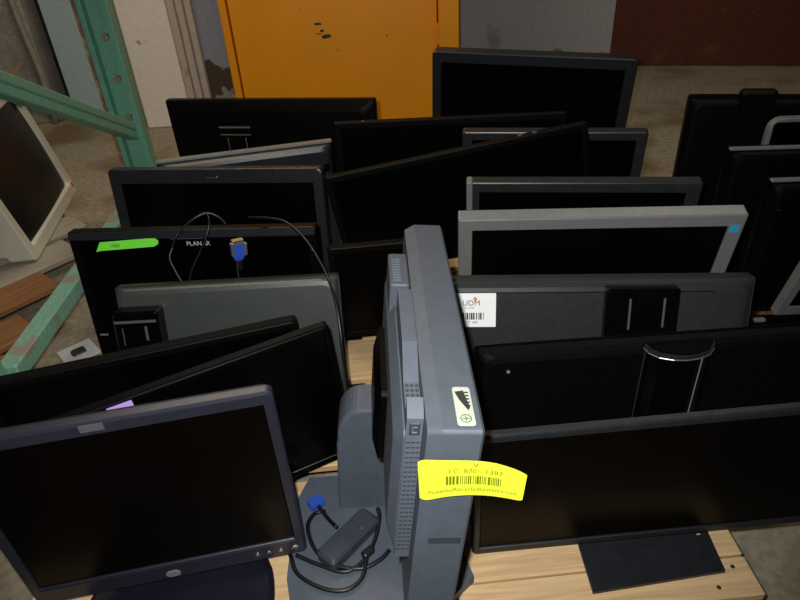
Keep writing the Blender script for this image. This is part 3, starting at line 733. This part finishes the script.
cable_mesh(bm, vgap(VR), .0028)
cable_mesh(bm, vgap([(-.316, 1.118, .425), (-.318, 1.112, .405), (-.32, 1.10, .36), (-.33, 1.09, .31)]), .0024)
fin('cord', bm, M['cable'], vg, smooth=True)
mw = Matrix.Translation(V((-.312, 1.125, .448))-vg.location) @ Matrix.Rotation(.12, 4, 'Y') @ Matrix.Rotation(.5, 4, 'Z')
bm = bmesh.new(); loft(bm, [(-.008, .008, -.006, .006, .003, -.022), (-.013, .013, -.008, .008, .003, -.012), (-.0145, .0145, -.008, .008, .003, .010), (-.0145, .0145, -.008, .008, .003, .014)], 'z')
fin('blue_plug', bm, M['blueplug'], vg, mw)['label'] = 'blue plug hanging in front of the screen'
bm = bmesh.new(); loft(bm, [(-.011, .011, -.005, .005, .002, .0142), (-.011, .011, -.005, .005, .002, .022)], 'z'); fin('metal_tip', bm, M['gold'], vg, mw)
bm = bmesh.new(); tube(bm, [(.013, -.009, .016), (.013, -.009, -.010)], .003, 8); tube(bm, [(-.013, -.009, .020), (-.013, -.009, -.004)], .003, 8); fin('thumb_screw', bm, M['gold'], vg, mw)
bm = bmesh.new(); slab(bm, -.007, .007, -.005, .005, -.047, -.022); fin('strain_relief', bm, M['cable'], vg, mw)

t = thing('card_square', 'white square card with a black patch lying on the floor at left', 'card', (-.882, 1.414, 0), math.radians(40))
box('card_sheet', -.045, .045, -.042, .042, 0, .004, M['card'], t, b=.0005)
bm = bmesh.new(); loft(bm, [(-.019, .019, -.015, .015, .006, .0041), (-.017, .017, -.013, .013, .006, .009)], 'z'); fin('black_patch', bm, M['ink'], t)

# ------------------------------------------------------------------ beige tube monitor
A = V((-1.069, 1.703)); B = V((-1.143, 2.222)); d = (B-A); Wc = d.length; rz = math.atan2(d.y, d.x)    # local +x runs far along the face
crt = thing('tube_monitor', 'large beige tube monitor with a dark screen at the left edge', 'monitor', (*((A+B)/2), PT+.001), rz)
Hc = .40
bm = bmesh.new(); x0, x1 = -Wc/2, Wc/2
# front frame ; local +y points away from the screen into the case
loft(bm, [(x0, x1, .018, Hc, .012, .07), (x0, x1, .002, Hc, .012, .004), (x0+.004, x1-.004, .004, Hc-.004, .012, 0), (x0+.032, x1-.032, .036, Hc-.03, .012, 0), (x0+.037, x1-.037, .042, Hc-.035, .012, .014), (x0+.037, x1-.037, .042, Hc-.035, .012, .03)], 'y')
tl = Matrix.Rotation(math.radians(-12), 4, 'X')
fb = fin('front_frame', bm, M['beige'], crt, tl)
bm = bmesh.new()
nx, nz = 14, 12; a, b_ = x1-.0372, (Hc-.0775)/2; zc = .042+(Hc-.077)/2
g = [[bm.verts.new(((2*i/nx-1)*a, .014-.010*(1-((2*i/nx-1)**2*.5+(2*j/nz-1)**2*.5)), zc+(2*j/nz-1)*b_)) for j in range(nz+1)] for i in range(nx+1)]
for i in range(nx):
    for j in range(nz): bm.faces.new((g[i][j], g[i+1][j], g[i+1][j+1], g[i][j+1]))
fin('tube_screen', bm, M['crt'], crt, tl, True)
bm = bmesh.new()
loft(bm, [(x0+.006, x1-.006, .024, Hc-.006, .02, .0702), (x0+.012, x1-.012, .045, Hc-.012, .025, .16), (x0+.07, x1-.07, .085, Hc-.06, .04, .33), (x0+.10, x1-.10, .11, Hc-.10, .04, .42)], 'y')
fin('rear_case', bm, M['beige'], crt, tl)
decal_bm = bmesh.new(); slab(decal_bm, x1-.03, x1-.008, -.0008, .0004, .012, .045, .0002); rs = fin('paper_sticker', decal_bm, M['white'], crt, tl)
bm = bmesh.new(); slab(bm, x1-.027, x1-.011, -.0014, -.0006, .017, .040, .0002); fin('red_print', bm, M['red'], rs)['label'] = 'red print on the sticker'
bm = bmesh.new(); slab(bm, -.14, .14, .08, .30, 0, .015); fin('swivel_foot', bm, M['beige'], crt)

# ------------------------------------------------------------------ camera
cam_d = bpy.data.cameras.new('camera'); cam = bpy.data.objects.new('camera', cam_d); COL.objects.link(cam); sc.camera = cam
cam_d.sensor_width = 36; cam_d.lens = 650/800*36; cam_d.clip_start = .02
TH, RO, HC = math.radians(34.3), math.radians(3.73), 1.07
R0, U0, F = V((1, 0, 0)), V((0, math.sin(TH), math.cos(TH))), V((0, math.cos(TH), -math.sin(TH)))
Rv = R0*math.cos(RO)-U0*math.sin(RO); Uv = U0*math.cos(RO)+R0*math.sin(RO)
mw = Matrix((Rv, Uv, -F)).transposed().to_4x4(); mw.translation = (0, 0, HC); cam.matrix_world = mw

# ------------------------------------------------------------------ light: the camera's flash and unseen overhead fill added for the warm ambient
ld = bpy.data.lights.new('flash', 'SPOT'); ld.energy = 62; ld.color = (1, 1, .985); ld.shadow_soft_size = .012; ld.spot_size = math.radians(100); ld.spot_blend = .8
lo = bpy.data.objects.new('flash', ld); COL.objects.link(lo)
lo.matrix_world = Matrix.Translation(V((0, 0, HC))+Uv*.035-Rv*.03+F*.01) @ mw.to_3x3().to_4x4()
for (x, y, z, e) in ((-.7, 2.35, 2.75, 15), (1.3, 2.2, 2.75, 4.5)):
    a = bpy.data.lights.new('overhead_fill', 'AREA'); a.energy = e*1.9; a.color = (1, .86, .68); a.shape = 'RECTANGLE'; a.size = 1.2; a.size_y = .3
    o = bpy.data.objects.new('overhead_fill', a); COL.objects.link(o); o.location = (x, y, z)
w = bpy.data.worlds.new('world'); sc.world = w; w.use_nodes = True
w.node_tree.nodes['Background'].inputs[0].default_value = (.9, .8, .68, 1); w.node_tree.nodes['Background'].inputs[1].default_value = .006
sc.view_settings.view_transform = 'Standard'; sc.view_settings.look = 'None'; sc.view_settings.gamma = 1; sc.view_settings.exposure = 0
sc.view_settings.use_curve_mapping = False
